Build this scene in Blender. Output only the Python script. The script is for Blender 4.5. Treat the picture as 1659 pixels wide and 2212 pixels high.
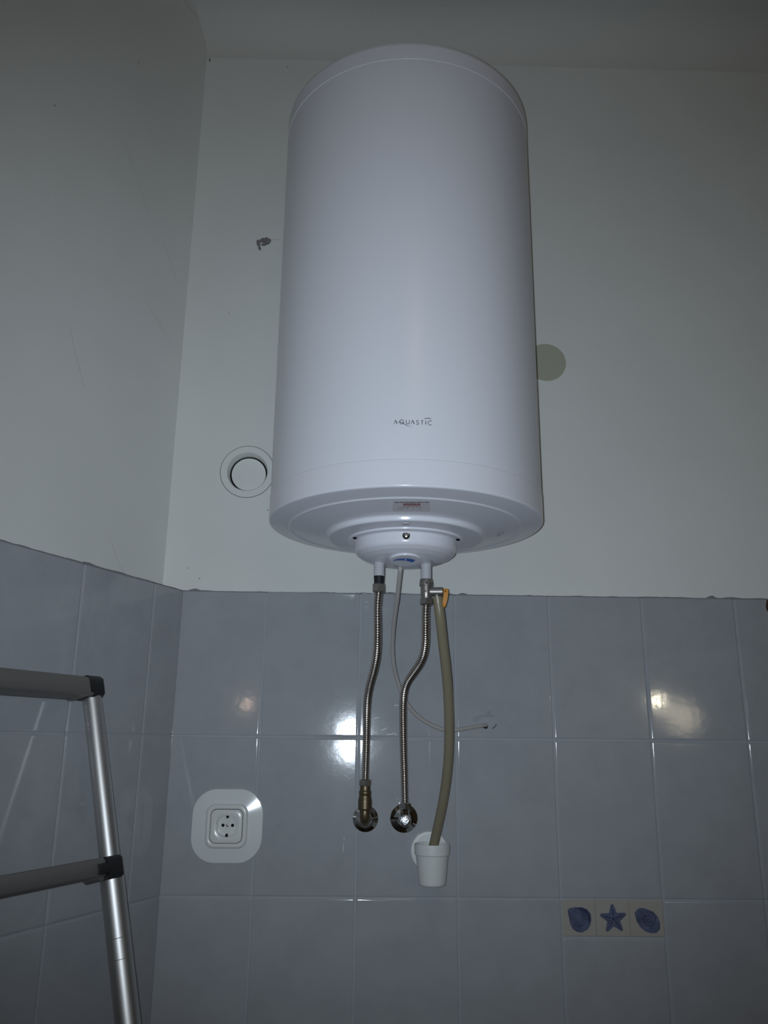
import bpy, math, random
from math import sin, cos, pi, radians, sqrt
from mathutils import Vector, Matrix
import numpy as np

random.seed(7)
SC = bpy.context.scene
COL = SC.collection
for o in list(bpy.data.objects):
    bpy.data.objects.remove(o)

# ------------------------------------------------------------------ camera
ZJ = 1.45                                   # height of the middle tile joint above the floor
W, H, F = 1659, 2212, 1777.315
CAM = np.array([0.21564, -1.75585, ZJ - 0.00558])
YAW, PITCH, ROLL = 0.0198992, 0.2710885, 0.0109180
FWD = np.array([sin(YAW) * cos(PITCH), cos(YAW) * cos(PITCH), sin(PITCH)])
_r = np.array([cos(YAW), -sin(YAW), 0.0])
_u = np.cross(_r, FWD)
RIGHT = cos(ROLL) * _r + sin(ROLL) * _u
UP = -sin(ROLL) * _r + cos(ROLL) * _u

cam_data = bpy.data.cameras.new('camera')
cam = bpy.data.objects.new('camera', cam_data)
COL.objects.link(cam)
cam_data.sensor_fit = 'VERTICAL'
cam_data.sensor_height = 36.0
cam_data.sensor_width = 27.0
cam_data.lens = F / H * 36.0
cam_data.clip_start = 0.02
_m = Matrix(((RIGHT[0], UP[0], -FWD[0], CAM[0]), (RIGHT[1], UP[1], -FWD[1], CAM[1]),
             (RIGHT[2], UP[2], -FWD[2], CAM[2]), (0, 0, 0, 1)))
cam.matrix_world = _m
SC.camera = cam

# ------------------------------------------------------------------ world, lights, exposure
world = bpy.data.worlds.new('world')
SC.world = world
world.use_nodes = True
world.node_tree.nodes['Background'].inputs[0].default_value = (0.9, 0.85, 0.75, 1)
world.node_tree.nodes['Background'].inputs[1].default_value = 0.0
SC.view_settings.view_transform = 'Standard'
SC.view_settings.look = 'None'
SC.view_settings.gamma = 1.0
SC.view_settings.use_curve_mapping = False
SC.view_settings.exposure = 0.0

FLASH_W = 43.5
fl = bpy.data.lights.new('phone_flash', 'SPOT')
fl.energy = FLASH_W
fl.color = (0.77, 0.885, 1.0)
fl.spot_size = radians(95)
fl.spot_blend = 1.0
fl.shadow_soft_size = 0.006
flo = bpy.data.objects.new('phone_flash', fl)
COL.objects.link(flo)
flo.location = CAM - 0.012 * RIGHT + 0.004 * UP
_aim = Vector(FWD + 0.03 * RIGHT - 0.005 * UP)
flo.rotation_euler = _aim.to_track_quat('-Z', 'Y').to_euler()

AMBIENT_L = 6.0                             # radiance of the unseen lamp added for warm ambient light
LAMP_COL = (1.0, 0.80, 0.58)


# ------------------------------------------------------------------ helpers
def ray(u, v):
    return RIGHT * ((u - W / 2) / F) + UP * ((H / 2 - v) / F) + FWD


def at(u, v, y):
    """point at depth y (distance from the tiled wall) seen at photo position u, v"""
    d = ray(u, v)
    return CAM + d * ((y - CAM[1]) / d[1])


def catmull(pts, n=8):
    P = [np.array(p, float) for p in pts]
    P = [2 * P[0] - P[1]] + P + [2 * P[-1] - P[-2]]
    out = []
    for i in range(1, len(P) - 2):
        for k in range(n):
            t = k / n
            a, b, c, d = P[i - 1:i + 3]
            out.append(0.5 * ((2 * b) + (c - a) * t + (2 * a - 5 * b + 4 * c - d) * t * t + (3 * b - a - 3 * c + d) * t ** 3))
    out.append(P[-2])
    return out


class MB:
    def __init__(self):
        self.v, self.f = [], []

    def add(self, vs, fs):
        b = len(self.v)
        self.v += [tuple(map(float, p)) for p in vs]
        self.f += [tuple(b + i for i in f) for f in fs]
        return self

    def box(self, lo, hi, M=None):
        x0, y0, z0 = lo
        x1, y1, z1 = hi
        vs = [(x0, y0, z0), (x1, y0, z0), (x1, y1, z0), (x0, y1, z0), (x0, y0, z1), (x1, y0, z1), (x1, y1, z1), (x0, y1, z1)]
        if M is not None:
            vs = [tuple(M @ Vector(p)) for p in vs]
        return self.add(vs, [(0, 3, 2, 1), (4, 5, 6, 7), (0, 1, 5, 4), (1, 2, 6, 5), (2, 3, 7, 6), (3, 0, 4, 7)])

    def lathe(self, prof, n=48, M=None, cap0=False, cap1=False):
        """profile of (radius, height) turned about z, then moved by M; long runs get loops near their ends so corners stay crisp"""
        q = [prof[0]]
        for (ra, za), (rb, zb) in zip(prof, prof[1:]):
            L = sqrt((rb - ra) ** 2 + (zb - za) ** 2)
            if L > 0.005:
                for t_ in (0.0008 / L, 1 - 0.0008 / L):
                    q.append((ra + (rb - ra) * t_, za + (zb - za) * t_))
            q.append((rb, zb))
        prof = q
        vs, fs = [], []
        for r, z in prof:
            for k in range(n):
                a = 2 * pi * k / n
                vs.append((r * cos(a), r * sin(a), z))
        for i in range(len(prof) - 1):
            for k in range(n):
                k2 = (k + 1) % n
                fs.append((i * n + k, i * n + k2, (i + 1) * n + k2, (i + 1) * n + k))
        if cap0:
            fs.append(tuple(range(n))[::-1])
        if cap1:
            b = (len(prof) - 1) * n
            fs.append(tuple(range(b, b + n)))
        if M is not None:
            vs = [tuple(M @ Vector(p)) for p in vs]
        return self.add(vs, fs)

    def tube(self, path, rad, n=14, cap=True):
        P = [np.array(p, float) for p in path]
        T = []
        for i in range(len(P)):
            t = P[min(i + 1, len(P) - 1)] - P[max(i - 1, 0)]
            T.append(t / np.linalg.norm(t))
        ref = np.array([0, 1.0, 0]) if abs(T[0][1]) < 0.9 else np.array([1.0, 0, 0])
        nn = np.cross(T[0], ref)
        nn /= np.linalg.norm(nn)
        vs, fs = [], []
        for i, p in enumerate(P):
            nn = nn - T[i] * nn.dot(T[i])
            nn /= np.linalg.norm(nn)
            b = np.cross(T[i], nn)
            r = rad[i] if hasattr(rad, '__len__') else rad
            for k in range(n):
                a = 2 * pi * k / n
                vs.append(p + r * (cos(a) * nn + sin(a) * b))
        for i in range(len(P) - 1):
            for k in range(n):
                k2 = (k + 1) % n
                fs.append((i * n + k, i * n + k2, (i + 1) * n + k2, (i + 1) * n + k))
        if cap:
            fs.append(tuple(range(n))[::-1])
            b = (len(P) - 1) * n
            fs.append(tuple(range(b, b + n)))
        return self.add(vs, fs)

    def loft(self, rings, cap0=False, cap1=False):
        n = len(rings[0])
        vs, fs = [], []
        for r in rings:
            vs += list(r)
        for i in range(len(rings) - 1):
            for k in range(n):
                k2 = (k + 1) % n
                fs.append((i * n + k, i * n + k2, (i + 1) * n + k2, (i + 1) * n + k))
        if cap0:
            fs.append(tuple(range(n))[::-1])
        if cap1:
            b = (len(rings) - 1) * n
            fs.append(tuple(range(b, b + n)))
        return self.add(vs, fs)

    def strokes(self, lines, w, fn):
        """flat pen strokes: lists of 2D points, width w (or a list), fn maps (x, y) to space"""
        for ln in lines:
            ln = [np.array(p, float) for p in ln]
            vs, fs = [], []
            for i, p in enumerate(ln):
                t = ln[min(i + 1, len(ln) - 1)] - ln[max(i - 1, 0)]
                t = t / (np.linalg.norm(t) + 1e-9)
                q = np.array([-t[1], t[0]])
                ww = w
                if isinstance(w, tuple):                       # tapered ends
                    s = i / (len(ln) - 1)
                    ww = w[0] + (w[1] - w[0]) * sin(pi * s)
                vs += [fn(*(p + q * ww / 2)), fn(*(p - q * ww / 2))]
            for i in range(len(ln) - 1):
                fs.append((2 * i, 2 * i + 1, 2 * i + 3, 2 * i + 2))
            self.add(vs, fs)
        return self


def world_loc(p):
    v = Vector((0, 0, 0))
    while p is not None:
        v += p.location
        p = p.parent
    return v


def link(name, mb, mat, parent=None, smooth=True, sharp=35, recalc=True):
    """one mesh object from world coordinates; a child is stored relative to its parent's place"""
    me = bpy.data.meshes.new(name)
    off = world_loc(parent)
    vs = [tuple(Vector(p) - off) for p in mb.v]
    me.from_pydata(vs, [], mb.f)
    if recalc:
        import bmesh
        bm = bmesh.new()
        bm.from_mesh(me)
        bmesh.ops.recalc_face_normals(bm, faces=bm.faces)
        bm.to_mesh(me)
        bm.free()
    if smooth:
        me.polygons.foreach_set('use_smooth', [True] * len(me.polygons))
        me.set_sharp_from_angle(angle=radians(sharp))
    me.materials.append(mat)
    o = bpy.data.objects.new(name, me)
    COL.objects.link(o)
    o.parent = parent
    return o


def thing(name, label, cat, loc, group=None):
    o = bpy.data.objects.new(name, None)
    o.empty_display_size = 0.05
    o.location = loc
    COL.objects.link(o)
    return tag(o, label, cat, group)


def tag(o, label, cat, group=None):
    o['label'] = label
    o['category'] = cat
    if group:
        o['group'] = group
    return o


def struct(o):
    o['kind'] = 'structure'
    return o


def squircle(cx, cz, hx, hz, r, y, n=16):
    """rounded rectangle in a plane y = const, 4*n points"""
    out = []
    for q, (sx, sz) in enumerate(((1, 1), (-1, 1), (-1, -1), (1, -1))):
        for k in range(n):
            a = q * pi / 2 + (pi / 2) * k / (n - 1)
            out.append((cx + sx * (hx - r) + r * cos(a), y, cz + sz * (hz - r) + r * sin(a)))
    return out


def circ(cx, cz, r, y, n=64, ph=None):
    out = []
    m = n // 4
    for q in range(4):
        for k in range(m):
            a = q * pi / 2 + (pi / 2) * k / (m - 1)
            out.append((cx + r * cos(a), y, cz + r * sin(a)))
    return out


def frame_M(origin, zaxis, xhint=(1, 0, 0)):
    z = Vector(zaxis).normalized()
    x = Vector(xhint)
    x = (x - z * x.dot(z)).normalized()
    y = z.cross(x)
    o = Vector(origin)
    return Matrix(((x.x, y.x, z.x, o.x), (x.y, y.y, z.y, o.y), (x.z, y.z, z.z, o.z), (0, 0, 0, 1)))


# ------------------------------------------------------------------ materials
def material(name, col, rough=0.5, metal=0.0, spec=0.5, coat=0.0, bump=None, mottle=None, emit=None, strength=0.0, sss=0.0, trans=0.0, rmott=None):
    m = bpy.data.materials.new(name)
    m.use_nodes = True
    nt = m.node_tree
    b = nt.nodes['Principled BSDF']
    b.inputs['Base Color'].default_value = (*col, 1)
    b.inputs['Roughness'].default_value = rough
    b.inputs['Metallic'].default_value = metal
    b.inputs['Specular IOR Level'].default_value = spec
    b.inputs['Coat Weight'].default_value = coat
    b.inputs['Transmission Weight'].default_value = trans
    if emit:
        b.inputs['Emission Color'].default_value = (*emit, 1)
        b.inputs['Emission Strength'].default_value = strength
    tc = nt.nodes.new('ShaderNodeTexCoord')
    if mottle:                                  # (scale, amount, detail): cloudy variation of the colour, shifted per object
        sc, am, det = mottle
        inf = nt.nodes.new('ShaderNodeObjectInfo')
        add = nt.nodes.new('ShaderNodeVectorMath')
        mul = nt.nodes.new('ShaderNodeVectorMath')
        mul.operation = 'SCALE'
        mul.inputs[0].default_value = (13.1, 7.7, 9.3)
        nt.links.new(inf.outputs['Random'], mul.inputs['Scale'])
        nt.links.new(tc.outputs['Object'], add.inputs[0])
        nt.links.new(mul.outputs[0], add.inputs[1])
        no = nt.nodes.new('ShaderNodeTexNoise')
        no.inputs['Scale'].default_value = sc
        no.inputs['Detail'].default_value = det
        no.inputs['Roughness'].default_value = 0.6
        nt.links.new(add.outputs[0], no.inputs['Vector'])
        mp = nt.nodes.new('ShaderNodeMapRange')
        mp.inputs['From Min'].default_value = 0.3
        mp.inputs['From Max'].default_value = 0.7
        mp.inputs['To Min'].default_value = 1 - am
        mp.inputs['To Max'].default_value = 1 + am
        nt.links.new(no.outputs['Fac'], mp.inputs['Value'])
        mx = nt.nodes.new('ShaderNodeVectorMath')
        mx.operation = 'SCALE'
        mx.inputs[0].default_value = col
        nt.links.new(mp.outputs[0], mx.inputs['Scale'])
        nt.links.new(mx.outputs[0], b.inputs['Base Color'])
    if bump:                                    # (scale, strength, distance)
        sc, st, di = bump
        no = nt.nodes.new('ShaderNodeTexNoise')
        no.inputs['Scale'].default_value = sc
        no.inputs['Detail'].default_value = 4
        nt.links.new(tc.outputs['Object'], no.inputs['Vector'])
        bp = nt.nodes.new('ShaderNodeBump')
        bp.inputs['Strength'].default_value = st
        bp.inputs['Distance'].default_value = di
        nt.links.new(no.outputs['Fac'], bp.inputs['Height'])
        nt.links.new(bp.outputs['Normal'], b.inputs['Normal'])
    return m


M_PLASTER = material('white wall paint', (0.78, 0.79, 0.76), 0.75, spec=0.2, bump=(9, 0.25, 0.01), mottle=(2.5, 0.025, 3))
M_TILE = material('grey blue glazed tile', (0.385, 0.400, 0.424), 0.068, spec=0.55, bump=(55, 0.035, 0.002), mottle=(16, 0.05, 6))
M_GROUT = material('grey grout', (0.36, 0.38, 0.41), 0.8, spec=0.2)
M_MORTAR = material('grey mortar', (0.24, 0.25, 0.26), 0.9, spec=0.1)
M_CREAM = material('cream glazed tile', (0.42, 0.40, 0.36), 0.12, spec=0.5, bump=(55, 0.04, 0.002))
M_BLUE = material('blue tile print', (0.105, 0.125, 0.20), 0.15, spec=0.5, mottle=(60, 0.35, 3))
M_BLUE2 = material('dark blue tile print', (0.055, 0.065, 0.125), 0.15, spec=0.5)
M_ENAMEL = material('white enamelled steel', (0.80, 0.81, 0.87), 0.28, spec=0.5)
M_CAP = material('white boiler plastic', (0.80, 0.80, 0.86), 0.2, spec=0.4)
M_STUB = material('white plastic sleeve', (0.52, 0.52, 0.55), 0.35, spec=0.4)
M_PLASTIC = material('white socket plastic', (0.74, 0.76, 0.73), 0.22, spec=0.5)
M_PLATE = material('glossy white plastic', (0.74, 0.77, 0.76), 0.13, spec=0.5)
M_CUP = material('white cup plastic', (0.70, 0.72, 0.70), 0.4, spec=0.4)
M_STEEL = material('stainless steel', (0.56, 0.51, 0.47), 0.26, metal=1.0)
M_NICKEL = material('nickel plated brass', (0.36, 0.34, 0.315), 0.40, metal=0.85)
M_CHROME = material('chrome', (0.72, 0.70, 0.68), 0.06, metal=1.0)
M_BRASS = material('brown weathered brass', (0.17, 0.13, 0.08), 0.42, metal=0.8)
M_ALU = material('anodised aluminium', (0.62, 0.61, 0.60), 0.46, metal=1.0, bump=(400, 0.05, 0.0005))
M_ALU2 = material('grey aluminium extrusion', (0.28, 0.265, 0.255), 0.5, metal=0.7)
M_BLACK = material('black plastic', (0.012, 0.012, 0.013), 0.4, spec=0.5)
M_RUBBER = material('black rubber', (0.010, 0.011, 0.015), 0.6, spec=0.4)
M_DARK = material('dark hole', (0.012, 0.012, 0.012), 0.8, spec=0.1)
M_CABLE = material('grey white cable sheath', (0.44, 0.42, 0.40), 0.45, spec=0.4)
M_HOSE = material('yellowed clear vinyl hose', (0.25, 0.22, 0.15), 0.32, spec=0.5)
M_ORANGE = material('orange plastic', (0.60, 0.24, 0.02), 0.4, spec=0.5)
M_PATCH = material('old beige wall paint', (0.46, 0.46, 0.37), 0.8, spec=0.2)
M_CHIP_AND_SHADE = material('bare grey plaster and rim shadow', (0.22, 0.21, 0.20), 0.9, spec=0.1, mottle=(120, 0.2, 3))
M_MARK = material('brown grime', (0.11, 0.10, 0.09), 0.8, spec=0.1)
M_CLAY = material('red fired clay', (0.075, 0.045, 0.03), 0.9, spec=0.1)
M_INK = material('black print', (0.025, 0.025, 0.045), 0.35, spec=0.5)
M_INKBLUE = material('pen ink', (0.10, 0.10, 0.16), 0.5, spec=0.3)
M_RED = material('dark red print', (0.25, 0.025, 0.03), 0.4, spec=0.4)
M_PAPER = material('white paper sticker', (0.66, 0.62, 0.64), 0.55, spec=0.3)
M_SCALE = material('blue dial print', (0.01, 0.13, 0.55), 0.3, spec=0.5)
M_FLOOR = material('brown floor tile', (0.10, 0.07, 0.05), 0.35, spec=0.5, mottle=(4, 0.1, 4))
M_ROOM = material('ochre wall paint', (0.34, 0.29, 0.22), 0.8, spec=0.2)
M_CEIL = material('white ceiling paint', (0.70, 0.70, 0.665), 0.8, spec=0.2, bump=(6, 0.2, 0.01))
M_WOOD = material('brown wood', (0.13, 0.07, 0.04), 0.5, mottle=(8, 0.2, 4))

# ------------------------------------------------------------------ room shell
ZC = ZJ + 1.82                              # ceiling
YP = 0.02                                   # plaster lies behind the tile faces
XR = 3.6
YR = -5.0
AL = radians(24)                            # the left wall opens outwards by 24 degrees
XC = -0.177                                 # tiled corner
TL = Vector((-sin(AL), -cos(AL), 0))        # along the left wall towards the room
NL = Vector((cos(AL), -sin(AL), 0))         # out of the left wall
OL = Vector((XC, 0, 0))
PL = -0.055                                 # plaster of the left wall behind its tiles


def lw(s, off, z):
    return tuple(OL + TL * s + NL * off + Vector((0, 0, z)))


# back wall: a slab with a round flue opening
FX, FZ, FR = -0.0590, ZJ + 0.5775, 0.0455
mb = MB()
x0, x1, z0, z1, hs = -0.42, XR, 0.0, ZC + 0.1, 0.09
xs = [x0, FX - hs, FX + hs, x1]
zs = [z0, FZ - hs, FZ + hs, z1]
for i in range(3):
    for j in range(3):
        if i == 1 and j == 1:
            continue
        mb.add([(xs[i], YP, zs[j]), (xs[i + 1], YP, zs[j]), (xs[i + 1], YP, zs[j + 1]), (xs[i], YP, zs[j + 1])], [(0, 1, 2, 3)])
sq, ci, bk = [], [], []
for k in range(48):
    a = 2 * pi * k / 48
    c_, s_ = cos(a), sin(a)
    q = hs / max(abs(c_), abs(s_))
    sq.append((FX + q * c_, YP, FZ + q * s_))
    ci.append((FX + FR * c_, YP, FZ + FR * s_))
    bk.append((FX + FR * c_, YP + 0.07, FZ + FR * s_))
mb.loft([sq, ci, bk], cap1=True)
mb.add([(x0, YP + 0.1, z0), (x1, YP + 0.1, z0), (x1, YP + 0.1, z1), (x0, YP + 0.1, z1)], [(3, 2, 1, 0)])
wall_back = struct(link('wall_back', mb, M_PLASTER, smooth=False))

mb = MB()
SL = 5.8
pts = [lw(-0.15, PL, 0), lw(SL, PL, 0), lw(SL, PL - 0.1, 0), lw(-0.15, PL - 0.1, 0)]
top = [(p[0], p[1], ZC + 0.1) for p in pts]
mb.add(pts + top, [(0, 1, 2, 3), (4, 7, 6, 5), (0, 4, 5, 1), (1, 5, 6, 2), (2, 6, 7, 3), (3, 7, 4, 0)])
wall_left = struct(link('wall_left', mb, M_PLASTER, smooth=False))
wall_right = struct(link('wall_right', MB().box((XR, YR, 0), (XR + 0.1, YP + 0.1, ZC + 0.1)), M_ROOM, smooth=False))
wall_front = struct(link('wall_front', MB().box((-2.9, YR - 0.1, 0), (XR + 0.1, YR, ZC + 0.1)), M_ROOM, smooth=False))
floor = struct(link('floor', MB().box((-2.9, YR - 0.1, -0.1), (XR + 0.1, YP + 0.1, 0)), M_FLOOR, smooth=False))
ceiling = struct(link('ceiling', MB().box((-2.9, YR - 0.1, ZC), (XR + 0.1, YP + 0.1, ZC + 0.1)), M_CEIL, smooth=False))


def cove(name, a, b, nrm, R):
    """concave plaster cove between a wall and the ceiling, from a to b, nrm points into the room"""
    a, b, nrm = Vector(a), Vector(b), Vector(nrm)
    rings = []
    prof = [(0.0, -R)]
    for k in range(1, 12):
        t = (pi / 2) * k / 12
        prof.append((R - R * cos(t), -R + R * sin(t)))
    prof += [(R, 0.0), (R, 0.03), (-0.03, 0.03), (-0.03, -R)]
    for e in (a, b):
        rings.append([tuple(e + nrm * p + Vector((0, 0, ZC + q))) for p, q in prof])
    return struct(link(name, MB().loft(rings, True, True), M_CEIL, sharp=50))


cove('trim_1', (x0, YP, 0), (x1, YP, 0), (0, -1, 0), 0.10)
cove('trim_2', lw(-0.13, PL, 0), lw(SL, PL, 0), NL, 0.025)

# ------------------------------------------------------------------ tiles
PX, PZ, GAP = 0.2025, 0.3025, 0.0025
PH = radians(66)
ROWS = [(ZJ + 0.00125, ZJ + 0.300), (ZJ - PZ + 0.00125, ZJ - 0.00125), (ZJ - 2 * PZ + 0.00125, ZJ - PZ - 0.00125),
        (ZJ - 3 * PZ + 0.00125, ZJ - 2 * PZ - 0.00125), (ZJ - 4 * PZ + 0.00125, ZJ - 3 * PZ - 0.00125), (0.002, ZJ - 4 * PZ - 0.00125)]
_tile_cache = {}


def tile_mesh(w, h, edge=0.0042, drop=0.0012, thick=0.012, mat=None):
    key = (round(w, 4), round(h, 4), edge, mat.name)
    if key in _tile_cache:
        return _tile_cache[key]
    steps = [0, edge * 0.22, edge * 0.5, edge]
    X = steps + [w - s for s in steps[::-1]]
    Z = steps + [h - s for s in steps[::-1]]

    def d(t):
        return drop * (1 - t / edge) ** 2 if t < edge else 0.0

    def dd(t):
        return -2 * drop / edge * (1 - t / edge) if t < edge else 0.0
    vs, ns, fs = [], [], []
    for z in Z:
        for x in X:
            tx, tz = min(x, w - x), min(z, h - z)
            vs.append((x, d(tx) + d(tz), z))
            gx = dd(tx) * (1 if x < w / 2 else -1)
            gz = dd(tz) * (1 if z < h / 2 else -1)
            n = Vector((gx, -1, gz)).normalized()
            ns.append(n)
    m = len(X)
    for j in range(m - 1):
        for i in range(m - 1):
            fs.append((j * m + i, j * m + i + 1, (j + 1) * m + i + 1, (j + 1) * m + i))
    border = [i for i in range(m)] + [j * m + m - 1 for j in range(1, m)] + [(m - 1) * m + i for i in range(m - 2, -1, -1)] + [j * m for j in range(m - 2, 0, -1)]
    b = len(vs)
    for i in border:
        vs.append((vs[i][0], thick, vs[i][2]))
        ns.append(ns[i])
    nb = len(border)
    for k in range(nb):
        k2 = (k + 1) % nb
        fs.append((border[k2], border[k], b + k, b + k2))
    me = bpy.data.meshes.new('tile')
    me.from_pydata(vs, [], fs)
    me.polygons.foreach_set('use_smooth', [True] * len(fs))
    me.normals_split_custom_set_from_vertices(ns)
    me.materials.append(mat)
    _tile_cache[key] = me
    return me


def put_tile(name, parent, w, h, loc, rz, tilt=None, mat=None, edge=0.0042):
    me = tile_mesh(w, h, edge=edge, mat=mat or M_TILE)
    o = bpy.data.objects.new(name, me)
    COL.objects.link(o)
    o.parent = parent
    # turn a little about the tile's own middle, as laid by hand
    tx, tz = tilt if tilt else (random.gauss(0, 0.0018), random.gauss(0, 0.0018))
    R = Matrix.Rotation(rz, 4, 'Z') @ Matrix.Rotation(tx, 4, 'X') @ Matrix.Rotation(tz, 4, 'Z')
    c = Vector((w / 2, 0, h / 2))
    M = Matrix.Translation(Vector(loc)) @ Matrix.Rotation(rz, 4, 'Z') @ Matrix.Translation(c) @ Matrix.Rotation(tx, 4, 'X') @ Matrix.Rotation(tz, 4, 'Z') @ Matrix.Translation(-c)
    o.matrix_local = M
    return o


TILTS = {(0, 0): (0.001, 0.002), (0, 1): (0.0080, 0.0115), (1, 1): (-0.0080, 0.0120), (0, 2): (0.003, 0.0125), (1, 2): (-0.003, 0.0125), (0, 5): (0.0, 0.0), (1, 0): (0.0, 0.002)}
# (row, column from the corner): the tiles that mirror the flash are laid slightly askew
for r, (za, zb) in enumerate(ROWS):
    for c in range(0, 18):
        xa = XC - 0.007 if c == 0 else (c - 1) * PX + GAP / 2
        xb = -GAP / 2 if c == 0 else c * PX - GAP / 2
        if r == 2 and c == 4:                # the strip with the sea shells sits in this place
            put_tile('tile', wall_back, xb - xa, (zb - za) - 0.0665 - 0.002, (xa, 0, za), 0)
            for k in range(3):
                ww = (xb - xa - 0.002) / 3
                t = put_tile('shell_tile', wall_back, ww, 0.0655, (xa + k * (ww + 0.001), -0.0002, zb - 0.0655), 0, (0, 0), M_CREAM, edge=0.0022)
                t['label'] = ['small cream tile printed with a blue clam shell', 'small cream tile printed with a blue starfish', 'small cream tile printed with a blue spiral snail shell'][k]
                ccx, ccz = xa + k * (ww + 0.001) + ww / 2, zb - 0.0325
                pr, pr2 = MB(), MB()
                if k == 0:
                    out = [(-0.0225, 0.013), (-0.0195, 0.0175), (-0.008, 0.0195), (0.006, 0.0195), (0.016, 0.016), (0.0225, 0.008), (0.0235, -0.002), (0.021, -0.012), (0.014, -0.021), (0.004, -0.0255), (-0.006, -0.0245), (-0.014, -0.0195), (-0.0185, -0.011), (-0.0205, 0.001)]
                    out2 = [(-0.005, 0.0180), (0.006, 0.0186), (0.0155, 0.0152), (0.0216, 0.0075), (0.0226, -0.002), (0.0195, -0.010), (0.0165, -0.004), (0.0165, 0.004), (0.012, 0.0095), (0.003, 0.0135)]
                    pr2.strokes([[(-0.008, -0.0145), (-0.003, -0.0162), (0.003, -0.0135), (0.0075, -0.0095)]], (0.0004, 0.0018), lambda a, b: (ccx + a, -0.0007, ccz + b))
                elif k == 1:
                    out = []
                    for q in range(10):
                        a = pi / 2 + q * pi / 5 + 0.04
                        rr = 0.0268 if q % 2 == 0 else 0.0134
                        if q % 2 == 0:
                            for e in (-0.10, 0.0, 0.10):
                                out.append(((rr - 12 * 0.001 * abs(e)) * cos(a + e), (rr - 12 * 0.001 * abs(e)) * sin(a + e) - 0.001))
                        else:
                            out.append((rr * cos(a), rr * sin(a) - 0.001))
                    out2 = None
                    pr2.strokes([[(0, -0.001), (0.018 * cos(pi / 2 + 2 * pi / 5 * q + 0.04), -0.001 + 0.018 * sin(pi / 2 + 2 * pi / 5 * q + 0.04))] for q in range(5)], 0.0016, lambda a, b: (ccx + a, -0.0007, ccz + b))
                else:
                    out = [(-0.0245, 0.0105), (-0.0175, 0.0175), (-0.0085, 0.0195), (0.002, 0.0165), (0.0125, 0.0125), (0.0205, 0.004), (0.0245, -0.0075), (0.0235, -0.0185), (0.0165, -0.0255), (0.005, -0.0262), (-0.006, -0.0225), (-0.0150, -0.0155), (-0.0215, -0.005)]
                    out2 = None
                    sp = []
                    for q in range(60):
                        a = q / 59 * 4.6 * pi
                        rr = 0.0008 + 0.0135 * q / 59
                        sp.append((0.003 + rr * cos(a), -0.002 + rr * sin(a)))
                    pr2.strokes([sp], 0.0015, lambda a, b: (ccx + a, -0.0007, ccz + b))
                pr.add([(ccx + a, -0.0005, ccz + b) for a, b in out] + [(ccx + a, -0.0002, ccz + b) for a, b in out],
                       [tuple(range(len(out)))] + [(i, (i + 1) % len(out), len(out) + (i + 1) % len(out), len(out) + i) for i in range(len(out))])
                if out2:
                    pr2.add([(ccx + a, -0.0007, ccz + b) for a, b in out2], [tuple(range(len(out2)))])
                nm = ['clam_print', 'starfish_print', 'snail_print'][k]
                link(nm, pr, M_BLUE, t, smooth=False)
                link('dark_print', pr2, M_BLUE2, t, smooth=False)
            continue
        put_tile('tile', wall_back, xb - xa, zb - za, (xa, 0, za), 0, TILTS.get((r, c)))
    s_edges = [0.001, 0.0965] + [0.0965 + k * PX for k in range(1, 18)]
    for c in range(len(s_edges) - 1):
        sa, sb = s_edges[c] + (GAP / 2 if c else 0), s_edges[c + 1] - GAP / 2
        lo = OL + TL * sb
        put_tile('tile', wall_left, sb - sa, zb - za, (lo.x, lo.y, za), PH)

link('grout_bed', MB().box((XC, 0.0040, 0), (XR, YP + 0.01, ZJ + 0.2985)), M_GROUT, wall_back, smooth=False)
mb = MB()
pts = [lw(0, -0.0036, 0), lw(3.6, -0.0036, 0), lw(3.6, PL - 0.01, 0), lw(-0.03, PL - 0.01, 0)]
top = [(p[0], p[1], ZJ + 0.2985) for p in pts]
mb.add(pts + top, [(0, 1, 2, 3), (4, 7, 6, 5), (0, 4, 5, 1), (1, 5, 6, 2), (2, 6, 7, 3), (3, 7, 4, 0)])
link('grout_bed', mb, M_GROUT, wall_left, smooth=False)


def mortar_edge(parent, fn, length, lumps, seed):
    """ragged mortar along the top edge of the tiles"""
    rnd = random.Random(seed)
    n = int(length / 0.004)
    rings = []
    hh = 0.001
    for i in range(n + 1):
        s = length * i / n
        hh = max(0.0003, min(0.0020, hh + rnd.gauss(0, 0.0004)))
        h = hh
        for c_, w_, a_ in lumps:
            h += a_ * max(0, 1 - ((s - c_) / w_) ** 2)
        rings.append([fn(s, 0.0004, -0.001), fn(s, 0.0008, h * 0.6), fn(s, -0.002, h), fn(s, -0.012, h), fn(s, -0.012, -0.001)])
    return link('mortar_edge', MB().loft(rings, True, True), M_MORTAR, parent, sharp=60)


mortar_edge(wall_back, lambda s, off, dz: (XC + s, -off, ZJ + 0.300 + dz), 1.9,
            [(0.022, 0.012, 0.0035), (0.44, 0.02, 0.0022), (0.565, 0.016, 0.0035), (0.60, 0.012, 0.003), (1.1425, 0.010, 0.0055), (1.19, 0.018, 0.0025)], 3)
mortar_edge(wall_left, lambda s, off, dz: lw(s, off, ZJ + 0.300 + dz), 1.2,
            [(0.20, 0.03, 0.001), (0.29, 0.02, 0.0022)], 5)

# small defects of the painted walls
def blob(parent, name, pts2, fn, mat, thick=0.0006):
    n = len(pts2)
    vs = [fn(a, b, thick) for a, b in pts2] + [fn(a, b, -0.0005) for a, b in pts2]
    return link(name, MB().add(vs, [tuple(range(n))] + [(i, (i + 1) % n, n + (i + 1) % n, n + i) for i in range(n)]), mat, parent, smooth=False)


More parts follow.
